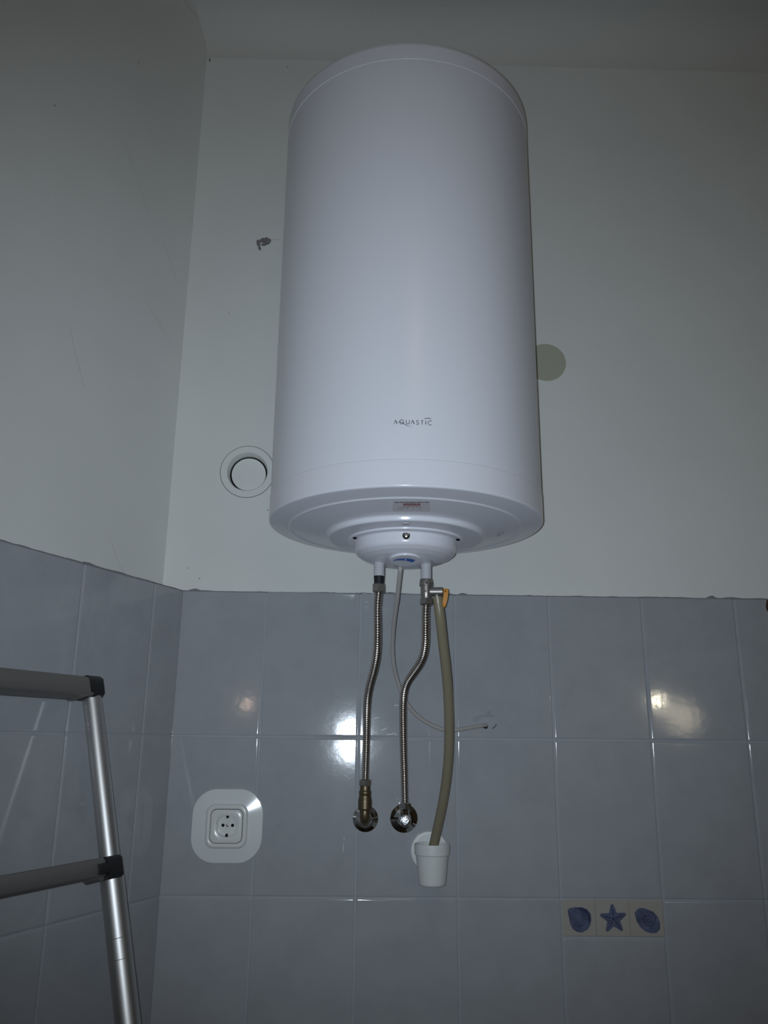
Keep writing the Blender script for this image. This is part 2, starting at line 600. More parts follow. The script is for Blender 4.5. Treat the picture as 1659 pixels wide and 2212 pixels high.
def ragged(cx, cz, rx, rz, n, seed, amp=0.3):
    rnd = random.Random(seed)
    return [(cx + rx * (1 + rnd.uniform(-amp, amp)) * cos(2 * pi * k / n), cz + rz * (1 + rnd.uniform(-amp, amp)) * sin(2 * pi * k / n)) for k in range(n)]


def on_back(a, b, t):
    return (a, YP - t, b)


chip = [(555, 519), (558, 517.5), (560, 519.5), (562, 517), (565, 515), (569, 514), (573, 514), (576, 512), (579, 514.5), (582, 515.5), (585, 517), (586, 521), (584, 524), (582, 526.5), (579, 529), (577, 528), (575, 530), (571, 531.5), (567, 531.5), (565, 530), (564, 527),
        (567.5, 526), (567, 523.5), (564, 524), (562.5, 526.5), (561, 527), (563, 529), (563, 531), (561.5, 532), (563.5, 535), (564, 539), (561, 541), (558, 538.5), (557.5, 534), (559.5, 532), (556, 531.5), (554.5, 528), (554, 523)]
cp = [at(u, v, YP) for u, v in chip]
blob(wall_back, 'chipped_plaster', [(p[0], p[2]) for p in cp], on_back, M_CHIP_AND_SHADE, 0.0005)


def crack(parent, name, pts3, w, mat, nrm):
    """a hairline on a wall: a thin flat ribbon"""
    P = [Vector(p) for p in pts3]
    nrm = Vector(nrm)
    vs, fs = [], []
    for i, p in enumerate(P):
        t = (P[min(i + 1, len(P) - 1)] - P[max(i - 1, 0)]).normalized()
        q = t.cross(nrm)
        vs += [p + q * w / 2 + nrm * 0.0005, p - q * w / 2 + nrm * 0.0005]
    for i in range(len(P) - 1):
        fs.append((2 * i, 2 * i + 1, 2 * i + 3, 2 * i + 2))
    return link(name, MB().add(vs, fs), mat, parent, smooth=False)


M_HAIR = material('hairline crack', (0.48, 0.48, 0.47), 0.9, spec=0.1)
crack(wall_back, 'hairline_crack', [at(u, v, YP) for u, v in ((585, 518), (592, 519), (600, 517), (607, 518))], 0.0010, M_HAIR, (0, -1, 0))


def at_left(u, v, off):
    d = Vector(ray(u, v))
    o = OL + NL * off
    c = Vector(CAM)
    return c + d * ((o - c).dot(NL) / d.dot(NL))


for k, pl in enumerate([[(270, 308), (283, 345), (297, 380), (310, 432), (322, 468)], [(150, 705), (160, 752), (172, 800), (181, 838)],
                        [(352, 520), (366, 560), (378, 597), (384, 612)], [(240, 1165), (248, 1195), (258, 1222), (268, 1236)], [(320, 660), (345, 700), (372, 748)]]):
    crack(wall_left, 'hairline_crack', [at_left(u, v, PL) for u, v in pl], 0.0007, M_HAIR, NL)
for k, (u, v, rx, rz) in enumerate([(453, 130, 0.0012, 0.006), (621, 145, 0.0008, 0.003), (592, 93, 0.0008, 0.003), (431, 1250, 0.0013, 0.0013), (405, 1227, 0.001, 0.001), (578, 1102, 0.0012, 0.0012), (1129, 1164, 0.0022, 0.0012), (494, 677, 0.0006, 0.0015), (1443, 133, 0.001, 0.003)]):
    p = at(u, v, YP)
    blob(wall_back, 'nail_mark', ragged(p[0], p[2], rx, rz, 8, 20 + k), on_back, M_MARK, 0.0006)
for k, (u, v) in enumerate([(299, 136), (118, 228)]):
    p = at_left(u, v, PL)
    s = (p - OL).dot(TL)
    blob(wall_left, 'nail_mark', ragged(s, p.z, 0.001, 0.0015, 8, 40 + k), lambda a, b, t: lw(a, PL + t, b), M_MARK, 0.0006)
p = at(1657, 1310, 0)
blob(wall_back, 'chipped_clay', ragged(p[0] + 0.004, p[2], 0.0065, 0.016, 12, 9, 0.15), lambda a, b, t: (a, -t + 0.002 * 0, b), M_CLAY, 0.0008)

# the hole for the cable, with its filler patch
hx, _, hz = at(1050, 1567, 0)
blob(wall_back, 'filler_patch', [(hx + a, hz + b) for a, b in ((-0.010, 0.017), (0.0, 0.0165), (0.0215, 0.0165), (0.0225, 0.004), (0.0215, -0.0095), (0.010, -0.0125), (-0.008, -0.012), (-0.012, 0.002))], lambda a, b, t: (a, -t, b), M_GROUT, 0.0007)
blob(wall_back, 'cable_hole', ragged(hx - 0.002, hz - 0.0015, 0.0055, 0.0058, 14, 2, 0.2), lambda a, b, t: (a, -t, b), M_DARK, 0.0010)
crack(wall_back, 'crack_line', [(hx + a, -0.0006, hz + b) for a, b in ((0.012, -0.0055), (0.0145, -0.0055), (0.018, -0.0025), (0.0205, 0.0005), (0.0208, 0.003))], 0.0013, M_DARK, (0, -1, 0))
blob(wall_back, 'filler_smear', [(hx + a, hz + b) for a, b in ((-0.027, 0.016), (-0.014, 0.0205), (-0.003, 0.020), (0.004, 0.0285), (0.012, 0.030), (0.009, 0.0215), (0.0215, 0.0175), (0.0, 0.0165), (-0.010, 0.0145), (-0.019, 0.006), (-0.027, 0.009))], lambda a, b, t: (a, -t, b), material('dark filler smear', (0.24, 0.26, 0.29), 0.5), 0.0005)
M_SMEAR = material('thin grout smear', (0.27, 0.29, 0.32), 0.5, spec=0.3)
crack(wall_back, 'grout_smear', [(hx + a, -0.0004, hz + b) for a, b in ((-0.013, 0.0165), (-0.005, 0.019), (0.004, 0.0195), (0.009, 0.024))], 0.003, M_SMEAR, (0, -1, 0))

M_HAZE = material('pale grout haze with glints', (0.52, 0.55, 0.58), 0.35, spec=0.5)  # grout residue, with its glints put into the pale colour
for pl in ([(807, 1553), (813, 1551), (819, 1550)], [(852, 1525), (857, 1522.5), (861, 1525)], [(806, 1583), (815, 1582.5)], [(835, 1587), (846, 1586), (850, 1583.5), (857, 1588)],
           [(823, 1578), (831, 1575), (836, 1572)], [(743, 1808), (743.5, 1815)], [(741.5, 1822), (742, 1832), (740, 1841)], [(746, 1674), (749, 1678)], [(753, 1681), (755.5, 1682)],
           [(788, 1301), (797, 1300)], [(868, 1306), (872, 1308)], [(893, 1330), (895, 1331)], [(784, 1282), (790, 1283)]):
    crack(wall_back, 'grout_smear', [at(u, v, -0.0012) for u, v in pl], 0.0012, M_HAZE, (0, -1, 0))

# ------------------------------------------------------------------ flue cover and round patch
t = thing('flue_cover', 'round white flue cap with raised rim sunk in wall left of the boiler', 'flue cap', (FX, YP, FZ))
My = lambda x, y, z: frame_M((x, y, z), (0, -1, 0))
link('rim', MB().lathe([(0.0450, -0.010), (0.0452, 0.0008), (0.0462, 0.0018), (0.058, 0.0018), (0.0602, 0.0014), (0.0608, 0.0)], 64, My(FX, YP, FZ)), M_PLASTER, t)
link('sleeve', MB().lathe([(0.0449, 0.001), (0.0440, -0.006), (0.0425, -0.018), (0.0424, -0.030), (0.030, -0.0305)], 64, My(FX, YP, FZ)), M_PLASTER, t)
link('rim_joint_shadow', MB().lathe([(0.0608, 0.0006), (0.0612, 0.0009), (0.0619, 0.0003)], 64, My(FX, YP, FZ)), M_CHIP_AND_SHADE, t)  # dark ring paints the thin shadow line around the rim
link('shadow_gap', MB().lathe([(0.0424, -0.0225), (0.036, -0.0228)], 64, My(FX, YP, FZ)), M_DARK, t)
link('cap_disc', MB().lathe([(0.0388, -0.030), (0.0390, -0.018), (0.0384, -0.0165), (0.036, -0.016), (0.02, -0.0157), (0.0005, -0.0157)], 64, My(FX + 0.0006, YP, FZ - 0.001), cap1=True), M_PLASTER, t)
bx, _, bz = at(1179, 783, YP)
o = link('wall_disc', MB().lathe([(0.0478, 0.0), (0.0478, 0.0010), (0.0470, 0.0014), (0.001, 0.0014)], 64, My(bx, YP, bz), cap1=True), M_PATCH, None)
tag(o, 'round flat beige disc on the wall half hidden behind the boiler right side', 'disc')

# ------------------------------------------------------------------ boiler
BX, BY, BR = 0.2850, -0.282, 0.2505
t = thing('water_heater', 'large white cylindrical electric water heater hung high on the wall', 'water heater', (BX, BY, ZJ + 0.30))
MB_ = Matrix.Translation((BX, BY, ZJ))
N = 128
link('shell', MB().lathe([(BR - 0.0012, 0.4185), (BR - 0.0004, 0.4225), (BR - 0.0004, 1.1925), (BR - 0.0012, 1.1955)], N, MB_), M_ENAMEL, t)
link('top_cap', MB().lathe([(BR - 0.002, 1.1930), (BR - 0.0002, 1.1937), (BR + 0.0001, 1.1940), (BR + 0.0001, 1.225), (BR - 0.001, 1.2305), (BR - 0.005, 1.2345), (BR - 0.012, 1.2375), (BR - 0.06, 1.244), (0.001, 1.248)], N, MB_, cap1=True), M_CAP, t, sharp=60)
PROF = [(BR - 0.004, 0.4250), (BR + 0.0002, 0.4219), (BR + 0.0004, 0.4212), (BR + 0.0005, 0.3792), (BR + 0.0001, 0.3774), (BR - 0.0012, 0.3764), (BR - 0.0032, 0.3758),
        (0.2155, 0.3705), (0.2142, 0.3700), (0.2128, 0.3678), (0.2112, 0.3676), (0.2098, 0.3692), (0.1475, 0.3600), (0.1455, 0.3592), (0.1440, 0.3572), (0.1425, 0.3520), (0.1412, 0.3506), (0.139, 0.3500), (0.100, 0.3482)]
bc = link('bottom_cap', MB().lathe([(r, z) for r, z in PROF], N, MB_), M_CAP, t, sharp=60)
cover_prof = [(0.1065, 0.3490), (0.1068, 0.3458), (0.1055, 0.3447), (0.0965, 0.3446), (0.0948, 0.3436), (0.0940, 0.3420), (0.0920, 0.3280), (0.0912, 0.3252), (0.0890, 0.3222), (0.0820, 0.3172), (0.0700, 0.3120), (0.0550, 0.3078), (0.0380, 0.3052), (0.0200, 0.3040), (0.0008, 0.3037)]
cv = link('electric_cover', MB().lathe(cover_prof, 96, MB_, cap1=True), M_CAP, t, sharp=60)


def prof_z(prof, r):
    for (ra, za), (rb, zb) in zip(prof, prof[1:]):
        if (ra - r) * (rb - r) <= 0 and abs(ra - rb) > 1e-9:
            return za + (zb - za) * (r - ra) / (rb - ra)
    return prof[-1][1]


def on_under(u, v, off=0.0005, prof=PROF):
    """where the sight line u, v meets the boiler's conical underside, a hair below it"""
    d = ray(u, v)
    best = None
    lo = None
    for k in range(600):
        tt = 1.2 + k * 0.001
        X = CAM + d * (tt / abs(d[1] / 1.0))
        r = sqrt((X[0] - BX) ** 2 + (X[1] - BY) ** 2)
        if r > 0.245:
            continue
        g = X[2] - ZJ - (prof_z(prof, r) - off)
        if g >= 0 and lo is not None:
            f = lo[0] / (lo[0] - g)
            return tuple(lo[1] + (X - lo[1]) * f)
        lo = (g, X)
    return tuple(lo[1])


def on_shell(u, v, off=0.0004):
    d = ray(u, v)
    o2, R = CAM - np.array([BX, BY, 0]), BR + off
    a = d[0] ** 2 + d[1] ** 2
    b = o2[0] * d[0] + o2[1] * d[1]
    c = o2[0] ** 2 + o2[1] ** 2 - R * R
    return tuple(CAM + d * ((-b - sqrt(b * b - a * c)) / a))


# maker's lettering on the front
S = 1659 / 140.0
lg = lambda x, y: on_shell(820 + x / S, 880 + y / S)
ell = lambda cx, cy, rx, ry, a0, a1, n=20: [(cx + rx * cos(a0 + (a1 - a0) * k / n), cy + ry * sin(a0 + (a1 - a0) * k / n)) for k in range(n + 1)]
mb = MB()
mb.strokes([[(365, 426), (408, 324)]], 12, lg).strokes([[(406, 324), (449, 426)]], 19, lg)
mb.strokes([ell(565, 369, 51, 55, 0, 2 * pi, 32)], 14, lg)
mb.strokes([[(682, 324), (682, 385)] + ell(724, 385, 42, 42, pi, 0, 12)[0:0] + [(684, 400), (694, 416), (712, 426), (730, 426), (750, 418), (761, 400), (763, 385), (763, 324)]], 15, lg)
mb.strokes([[(808, 428), (846, 326)]], 12, lg).strokes([[(844, 326), (889, 428)]], 19, lg)
mb.strokes([[(998, 345), (985, 335), (968, 332), (951, 338), (943, 353), (950, 370), (970, 382), (992, 393), (1001, 410), (994, 427), (975, 437), (955, 435), (940, 425)]], 14, lg)
mb.strokes([[(1054, 339), (1122, 339)]], 12, lg).strokes([[(1087, 339), (1087, 438)]], 16, lg)
mb.strokes([[(1183, 344), (1183, 442)]], 17, lg)
mb.strokes([ell(1300, 398, 58, 54, -0.92, -2 * pi + 0.95, 26)], 14, lg)
link('lettering', mb, M_INK, t, smooth=False)
mb = MB()
mb.strokes([catmull([(440, 378), (475, 374), (510, 374), (555, 383), (610, 412), (665, 445), (710, 468), (765, 483), (850, 483)], 6)], (2, 15), lg)
mb.strokes([catmull([(1125, 303), (1170, 287), (1230, 277), (1290, 281), (1340, 298)], 6)], (3, 16), lg)
link('logo_swoosh', mb, M_INK, t, smooth=False)

# service sticker on the underside
st = MB()
gx, gy = np.linspace(848.5, 929, 9), np.linspace(1083, 1105, 5)
st.add([on_under(u, v, 0.0003) for v in gy for u in gx], [(j * 9 + i, j * 9 + i + 1, (j + 1) * 9 + i + 1, (j + 1) * 9 + i) for j in range(4) for i in range(8)])
sticker = link('service_sticker', st, M_PAPER, t, smooth=True)
Q = 1659 / 100.0
sk = lambda x, y: on_under(840 + x / Q, 1075 + y / Q, 0.0007)
mb = MB()
for a, b in ((212, 368), (388, 556), (580, 730), (735, 965), (995, 1180), (1205, 1250), (1280, 1428)):
    mb.strokes([[(x, 170 - 2 * (x > 1000)) for x in np.linspace(a, b, 8)]], 22, sk)
link('sticker_print', mb, M_INK, sticker, smooth=False)
sk2 = lambda x, y: on_under(840 + x / Q, 1075 + y / Q, 0.0010)
link('red_band', MB().strokes([[(x, 247) for x in np.linspace(520, 1122, 20)]], 64, sk), M_RED, sticker, smooth=False)
mb = MB()
for a, b in ((560, 610), (635, 705), (725, 800), (825, 915), (945, 1085)):
    mb.strokes([[(a, 248), ((a + b) / 2, 248), (b, 248)]], 26, sk2)
link('pale_print', mb, material('pale print', (0.50, 0.36, 0.38), 0.5), sticker, smooth=False)
mb = MB()
for a, b in ((485, 610), (645, 805), (840, 910), (930, 1045), (1075, 1140)):
    mb.strokes([[(a, 320), ((a + b) / 2, 320), (b, 320)]], 18, sk)
link('small_print', mb, M_RED, sticker, smooth=False)
mb = MB()
mb.strokes([[(345, 355), (365, 348), (378, 356), (362, 380), (340, 402), (335, 410), (375, 408)], ell(455, 388, 34, 17, 0, 2 * pi, 14),
            [(575, 370), (600, 355), (598, 410)], [(650, 362), (690, 360)], [(650, 362), (652, 378), (685, 385), (690, 402), (660, 412)],
            [(825, 365), (822, 408)], [(855, 368), (875, 405), (900, 366)], [(940, 385), (955, 385)], [(1010, 372), (1008, 405)], [(1060, 372), (1058, 405)],
            [(1095, 370), (1135, 372), (1118, 385), (1138, 395), (1125, 408), (1098, 406)]], 9, sk)
link('handwriting', mb, M_INKBLUE, sticker, smooth=False)

# moulded figures on the underside, right
M_MOULD = material('moulded figures', (0.52, 0.52, 0.57), 0.4)
G = 1659 / 80.0
mg = lambda x, y: on_under(1030 + x / G, 1130 + y / G, 0.0006)
link('moulded_mark', MB().strokes([[(965, 415), (1000, 470), (970, 540), (915, 615)], [(1090, 390), (1190, 385), (1125, 515)], [(1060, 470), (1000, 600)], [(760, 560), (740, 620)], [(885, 505), (905, 530)]], 26, mg), M_MOULD, t, smooth=False)

# screws
def screw(u, v, y, r, mat=M_DARK, name='screw'):
    p = at(u, v, y)
    d = Vector(CAM) - Vector(p)
    d.z = 0
    mbs = MB().lathe([(r * 1.15, -0.003), (r * 1.15, 0.0004), (r, 0.001), (r * 0.75, 0.0018), (0.0005, 0.0021)], 20, frame_M(p, d), cap1=True)
    s = link(name, mbs, mat, t)
    return s


s = screw(877.5, 1156.5, BY - 0.0934, 0.0047, M_STEEL)
link('screw_well', MB().lathe([(0.0066, -0.002), (0.0066, 0.0003), (0.0045, 0.0005)], 20, frame_M(at(877.5, 1156.5, BY - 0.0934), (0, -1, 0))), M_DARK, t)
for ang in (203, 337):
    p = (BX + 0.1005 * cos(radians(ang)), BY + 0.1005 * sin(radians(ang)), ZJ + 0.3446)
    link('screw', MB().lathe([(0.0036, -0.002), (0.0036, 0.0015), (0.0026, 0.0024), (0.0005, 0.0026)], 16, frame_M(p, (0, 0, -1)), cap1=True), M_DARK, t)
p = at(876.5, 1132, BY - 0.125)
link('latch_mark', MB().box((p[0] - 0.005, BY - 0.131, ZJ + 0.3484), (p[0] + 0.005, BY - 0.119, ZJ + 0.3502)), M_MOULD, t, smooth=False)

# temperature dial, tilted to the front
dc = Vector((BX - 0.0020, BY - 0.040, ZJ + 0.3052))
dax = Vector((0, -0.16, -1)).normalized()
MD = frame_M(dc, dax)
dial = link('temperature_dial', MB().lathe([(0.0282, -0.006), (0.0282, 0.0006), (0.0274, 0.0018), (0.0255, 0.0022), (0.001, 0.0022)], 64, MD, cap1=True), M_CAP, t)


def on_dial(u, v, off=0.0026):
    d = Vector(ray(u, v))
    o_ = dc + dax * off
    c_ = Vector(CAM)
    return c_ + d * ((o_ - c_).dot(dax) / d.dot(dax))


D = 1659 / 90.0
dd = lambda x, y: (830 + x / D, 1190 + y / D)
crescent = [(345, 395), (420, 350), (520, 322), (650, 308), (800, 305), (950, 308), (1080, 322), (1240, 372), (1190, 420), (1120, 462), (1010, 428), (880, 398), (740, 382), (580, 378), (450, 385), (370, 402)]
link('blue_scale', MB().add([on_dial(*dd(x, y)) for x, y in crescent], [tuple(range(len(crescent)))]), M_SCALE, dial, smooth=False)
p = on_dial(*dd(848, 350), 0.0028)
link('scale_dot', MB().lathe([(0.0016, 0), (0.0015, 0.0005), (0.0001, 0.0005)], 12, frame_M(p, dax), cap1=True), M_CAP, dial)

# pipe stubs and hangers
XL, XRP = 0.2372, 0.3228
for xp, zb in ((XL, 0.2822), (XRP, 0.2755)):
    link('pipe_stub', MB().lathe([(0.0092, zb), (0.0098, zb + 0.0005), (0.0098, 0.312)], 32, Matrix.Translation((xp, BY, ZJ)), cap0=True), M_STUB, t)
for xp in (BX - 0.12, BX + 0.12):
    link('wall_bracket', MB().box((xp - 0.02, BY + 0.20, ZJ + 0.95), (xp + 0.02, YP - 0.0006, ZJ + 1.05)), M_STEEL, t, smooth=False)
link('wall_bracket', MB().box((BX - 0.03, BY + 0.22, ZJ + 0.50), (BX + 0.03, YP - 0.0006, ZJ + 0.56)), M_STEEL, t, smooth=False)

# ------------------------------------------------------------------ plumbing under the boiler
def hexnut(x, y, zt, zb, r, rot=0.0, M=None):
    """hexagonal nut with chamfered ends"""
    mb = MB()
    rings = []
    for z, k in ((zt, 0.86), (zt - 0.0012, 1.0), (zb + 0.0018, 1.0), (zb, 0.80)):
        rings.append([(x + r * k * cos(rot + pi / 3 * q), y + r * k * sin(rot + pi / 3 * q), z) for q in range(6)])
    return mb.loft(rings, True, True)


def corrugated(path, r, pitch):
    P = [np.array(p) for p in path]
    L = [0.0]
    for a, b in zip(P, P[1:]):
        L.append(L[-1] + np.linalg.norm(b - a))
    n = int(L[-1] / pitch) * 6
    out, rad = [], []
    for k in range(n + 1):
        s = L[-1] * k / n
        i = max(0, min(len(P) - 2, int(np.searchsorted(L, s)) - 1))
        f = (s - L[i]) / (L[i + 1] - L[i])
        out.append(P[i] + (P[i + 1] - P[i]) * f)
        rad.append(r * (0.88 + 0.12 * cos(2 * pi * k / 6)))
    return MB().tube(out, rad, 16)


YV = -0.047                                 # axis of the wall valves
HL = [(815.6, 1274, BY), (815.5, 1310, BY + 0.003), (815.5, 1350, -0.270), (815.2, 1390, -0.250), (813, 1420, -0.226), (807, 1450, -0.196), (799.5, 1478, -0.166), (794.5, 1505, -0.138), (792.5, 1535, -0.112), (792, 1570, -0.088), (791, 1620, -0.064), (789.8, 1660, -0.052), (789, 1686, YV)]
pl = [at(*q) for q in HL]
pl[0][0] = XL
t = thing('flexible_hose', 'left ribbed steel hose hanging from the black rubber sleeve of the boiler', 'hose', tuple(pl[0]), 'ribbed steel water hoses')
link('corrugated_tube', corrugated(catmull(pl, 10), 0.0079, 0.0046), M_STEEL, t, sharp=80)
z0_ = at(815, 1262, BY)[2]
link('insulating_sleeve', MB().lathe([(0.0089, z0_ - 0.001), (0.0090, z0_ + 0.006), (0.0096, ZJ + 0.2825)], 32, Matrix.Translation((XL, BY, 0)), cap1=True), M_RUBBER, t)['label'] = 'black rubber sleeve'
link('nut', hexnut(XL - 0.0003, BY, z0_ + 0.0005, z0_ - 0.0155, 0.0122, 0.45), M_NICKEL, t, smooth=False)
zb_t, zb_b = at(789, 1684, YV)[2], at(789, 1698, YV)[2]
XV = at(789, 1700, YV)[0]
link('nut', hexnut(XV, YV, zb_t, zb_b, 0.0132, 0.48), M_NICKEL, t, smooth=False)

HR = [(919, 1303, BY), (919.2, 1330, BY + 0.004), (919.2, 1360, -0.266), (918.5, 1390, -0.246), (914.5, 1415, -0.224), (905.5, 1436, -0.200), (892.5, 1455, -0.176), (880.5, 1473, -0.154), (873.5, 1493, -0.134), (871, 1520, -0.114), (870.8, 1560, -0.094), (871.5, 1610, -0.074), (873.3, 1670, -0.056), (874.8, 1737, YV)]
pr_ = [at(*q) for q in HR]
pr_[0][0] = XRP
t = thing('flexible_hose', 'right ribbed steel hose bending below the safety valve to the chrome wall valve', 'hose', tuple(pr_[0]), 'ribbed steel water hoses')
link('corrugated_tube', corrugated(catmull(pr_, 10), 0.0079, 0.0046), M_STEEL, t, sharp=80)
zt, zb = at(919, 1293, BY)[2], at(919, 1307, BY)[2]
link('nut', hexnut(XRP, BY, zt, zb, 0.0124, pi / 6 * 0.9), M_NICKEL, t, smooth=False)
XV2 = at(874.5, 1740, YV)[0]
zt2, zb2 = at(874.5, 1734, YV)[2], at(874.5, 1748.5, YV)[2]
link('nut', hexnut(XV2, YV, zt2, zb2, 0.0130, 0.52), M_CHROME, t, smooth=False)

# safety valve
t = thing('safety_valve', 'nickel safety valve with side outlet and orange lever on the right boiler pipe', 'valve', (XRP, BY, zt))
zc_t, zc_b = at(918.5, 1251.5, BY)[2], at(918.5, 1266, BY)[2]
link('body', MB().lathe([(0.0085, zt - 0.002), (0.0088, zt + 0.003), (0.0096, zt + 0.006), (0.0100, zt + 0.010), (0.0100, zc_b + 0.001)], 32, Matrix.Translation((XRP, BY, 0)), cap0=True), M_NICKEL, t)
link('collar', MB().lathe([(0.0100, zc_b - 0.0005), (0.0122, zc_b), (0.0122, zc_b + 0.0055), (0.0116, zc_b + 0.007), (0.0112, zc_t - 0.001), (0.0104, zc_t), (0.004, zc_t)], 32, Matrix.Translation((XRP, BY, 0)), cap1=True), M_NICKEL, t)
link('hexagon', hexnut(XRP, BY, zc_b + 0.0068, zc_b + 0.0006, 0.0133, pi / 6), M_NICKEL, t, smooth=False)
zA = at(940, 1278.5, BY)[2]
xA1 = at(956, 1279, BY)[0]
link('side_outlet', MB().lathe([(0.0080, 0.004), (0.0080, xA1 - XRP - 0.001), (0.0072, xA1 - XRP), (0.001, xA1 - XRP)], 28, frame_M((XRP, BY, zA), (1, 0, 0.02), (0, 0, 1)), cap1=True), M_NICKEL, t)
xO = at(944, 1290, BY)[0]
link('drain_nozzle', MB().lathe([(0.0052, -0.022), (0.0052, -0.004)], 20, Matrix.Translation((xO, BY, zA)), cap0=True), M_NICKEL, t)
lev = [(0.0000, 0.0052, 0.0062), (0.001, 0.0030, 0.0066), (0.0012, -0.004, 0.0060), (-0.0005, -0.015, 0.0048), (-0.0022, -0.0255, 0.0034), (-0.0030, -0.0280, 0.0016)]
rings = []
for dx, dz, hw in lev:
    th = 0.0042 if dz > -0.02 else 0.003
    x = xA1 + 0.0045 + dx
    rings.append([(x - th, BY - hw, zA + dz), (x + th, BY - hw * 0.9, zA + dz), (x + th, BY + hw * 0.9, zA + dz), (x - th, BY + hw, zA + dz)])
link('lever', MB().loft(rings, True, True), M_ORANGE, t, sharp=50)['label'] = 'orange plastic lever'
link('lever_pin', MB().lathe([(0.0012, 0), (0.0012, 0.0016), (0.0001, 0.0016)], 12, frame_M((xA1 + 0.0045, BY - 0.0058, zA + 0.0005), (0, -1, 0)), cap1=True), M_DARK, t)
K = 1659 / 70.0


def on_valve(x, y):
    d = ray(900 + x / K, 1255 + y / K)
    o2, R = CAM - np.array([XRP, BY, 0]), 0.0104
    a = d[0] ** 2 + d[1] ** 2
    b = o2[0] * d[0] + o2[1] * d[1]
    c = o2[0] ** 2 + o2[1] ** 2 - R * R
    return tuple(CAM + d * ((-b - sqrt(max(0, b * b - a * c))) / a))


link('cast_mark', MB().strokes([[(410, 585), (440, 500), (470, 485)], [(425, 545), (465, 545)], [(470, 485), (475, 540)], [(500, 645), (415, 645), (415, 790), (510, 790), (515, 745)]], 22, on_valve), M_CHROME, t, smooth=False)

# drain hose
HD = [(944.5, 1289, BY), (947, 1305, BY + 0.002), (951.5, 1340, -0.272), (957, 1390, -0.250), (963, 1440, -0.228), (967.5, 1490, -0.206), (969.6, 1540, -0.185), (970, 1590, -0.165), (968.3, 1640, -0.145), (963.5, 1690, -0.124), (955.5, 1740, -0.102), (946, 1785, -0.080), (938.5, 1818, -0.064), (935, 1836, -0.057), (934, 1850, -0.056)]
o = link('drain_hose', MB().tube(catmull([at(*q) for q in HD], 6), 0.0092, 20), M_HOSE, None)
tag(o, 'yellowed plastic drain hose running from the safety valve into the white cup', 'hose')

# power cable
HC = [(864.6, 1224.6, BY - 0.005), (864.3, 1234, BY - 0.003), (861.5, 1262, -0.262), (858, 1295, -0.232), (853, 1330, -0.196), (849.5, 1365, -0.162), (848, 1400, -0.132), (850.5, 1435, -0.108), (858, 1468, -0.086), (869, 1500, -0.070), (884, 1527, -0.058), (906, 1550, -0.048), (932, 1566, -0.040), (958, 1576, -0.034), (982, 1577, -0.029), (1008, 1573.5, -0.020), (1030, 1569.5, -0.011), (1042, 1567, -0.006), (1050, 1566.5, 0.001)]
o = link('power_cable', MB().tube(catmull([at(*q) for q in HC], 6), 0.0042, 14), M_CABLE, None)
tag(o, 'thin grey white cable curving from under the boiler to a hole in the tiles', 'cable')

# left wall valve: chrome rosette with brass elbow
def rosette(name, label, u, v, r, faceted):
    p = at(u, v, -0.004)
    prof = [(r, 0.0), (r, 0.0022), (r * 0.97, 0.0032), (r * 0.70, 0.0075), (r * 0.50, 0.0125), (r * 0.44, 0.0150), (r * 0.40, 0.0150), (r * 0.38, 0.004)]
    o = link(name, MB().lathe(prof, 64, frame_M((p[0], 0.0, p[2]), (0, -1, 0))), M_CHROME, None, sharp=50)
    tag(o, label, 'rosette', 'chrome wall rosettes')
    return p


pL = rosette('wall_rosette', 'chrome wall rosette behind the brown brass elbow', 789.5, 1768.5, 0.0258, True)
pR = rosette('wall_rosette', 'chrome wall rosette behind the polished chrome knob', 872.5, 1767.5, 0.0280, False)
zz = lambda v: at(789, v, YV)[2]
t = thing('brass_elbow', 'brown brass check valve and elbow on the left wall rosette', 'pipe fitting', (XV, YV, zz(1770)))
link('body', MB().lathe([(0.0080, zz(1752)), (0.0128, zz(1749.5)), (0.0136, zz(1747)), (0.0137, zz(1731)), (0.0134, zz(1728)), (0.0126, zz(1724)), (0.0119, zz(1718)), (0.0112, zz(1717)), (0.0120, zz(1715.5)), (0.0123, zz(1712)), (0.0120, zz(1709)), (0.0104, zz(1707)), (0.0102, zz(1697))], 36, Matrix.Translation((XV, YV, 0)), cap0=True), M_BRASS, t, sharp=40)
zk = pL[2] - 0.001
ep = catmull([(XV, YV, zz(1750)), (XV, YV, zk + 0.012), (XV + 0.0003, YV + 0.003, zk + 0.004), (XV + 0.0006, YV + 0.0115, zk - 0.0005), (XV + 0.0006, YV + 0.024, zk - 0.001), (XV + 0.0006, -0.002, zk - 0.001)], 6)
link('elbow', MB().tube(ep, 0.0101, 28), M_BRASS, t, sharp=60)

t = thing('wall_valve', 'polished chrome valve with round knob below the right steel hose', 'valve', (XV2, YV, pR[2]))
link('neck', MB().lathe([(0.0088, zb2 - 0.012), (0.0090, zb2 - 0.001), (0.0100, zb2 + 0.001)], 28, Matrix.Translation((XV2, YV, 0)), cap0=True, cap1=True), M_CHROME, t)
kx, kz = pR[0] + 0.0006, pR[2] - 0.0005
link('stem', MB().lathe([(0.0098, 0.001), (0.0098, 0.046), (0.009, 0.050)], 28, frame_M((kx, 0.0, kz), (0, -1, 0)), cap1=True), M_CHROME, t)
link('knob', MB().lathe([(0.0098, 0.047), (0.0113, 0.049), (0.0118, 0.053), (0.0115, 0.0575), (0.0105, 0.0592), (0.0080, 0.0603), (0.0045, 0.0609), (0.0005, 0.0611)], 32, frame_M((kx, 0.0, kz), (0, -1, 0)), cap1=True), material('hammered chrome', (0.75, 0.78, 0.82), 0.24, metal=1.0, bump=(260, 0.6, 0.002)), t)

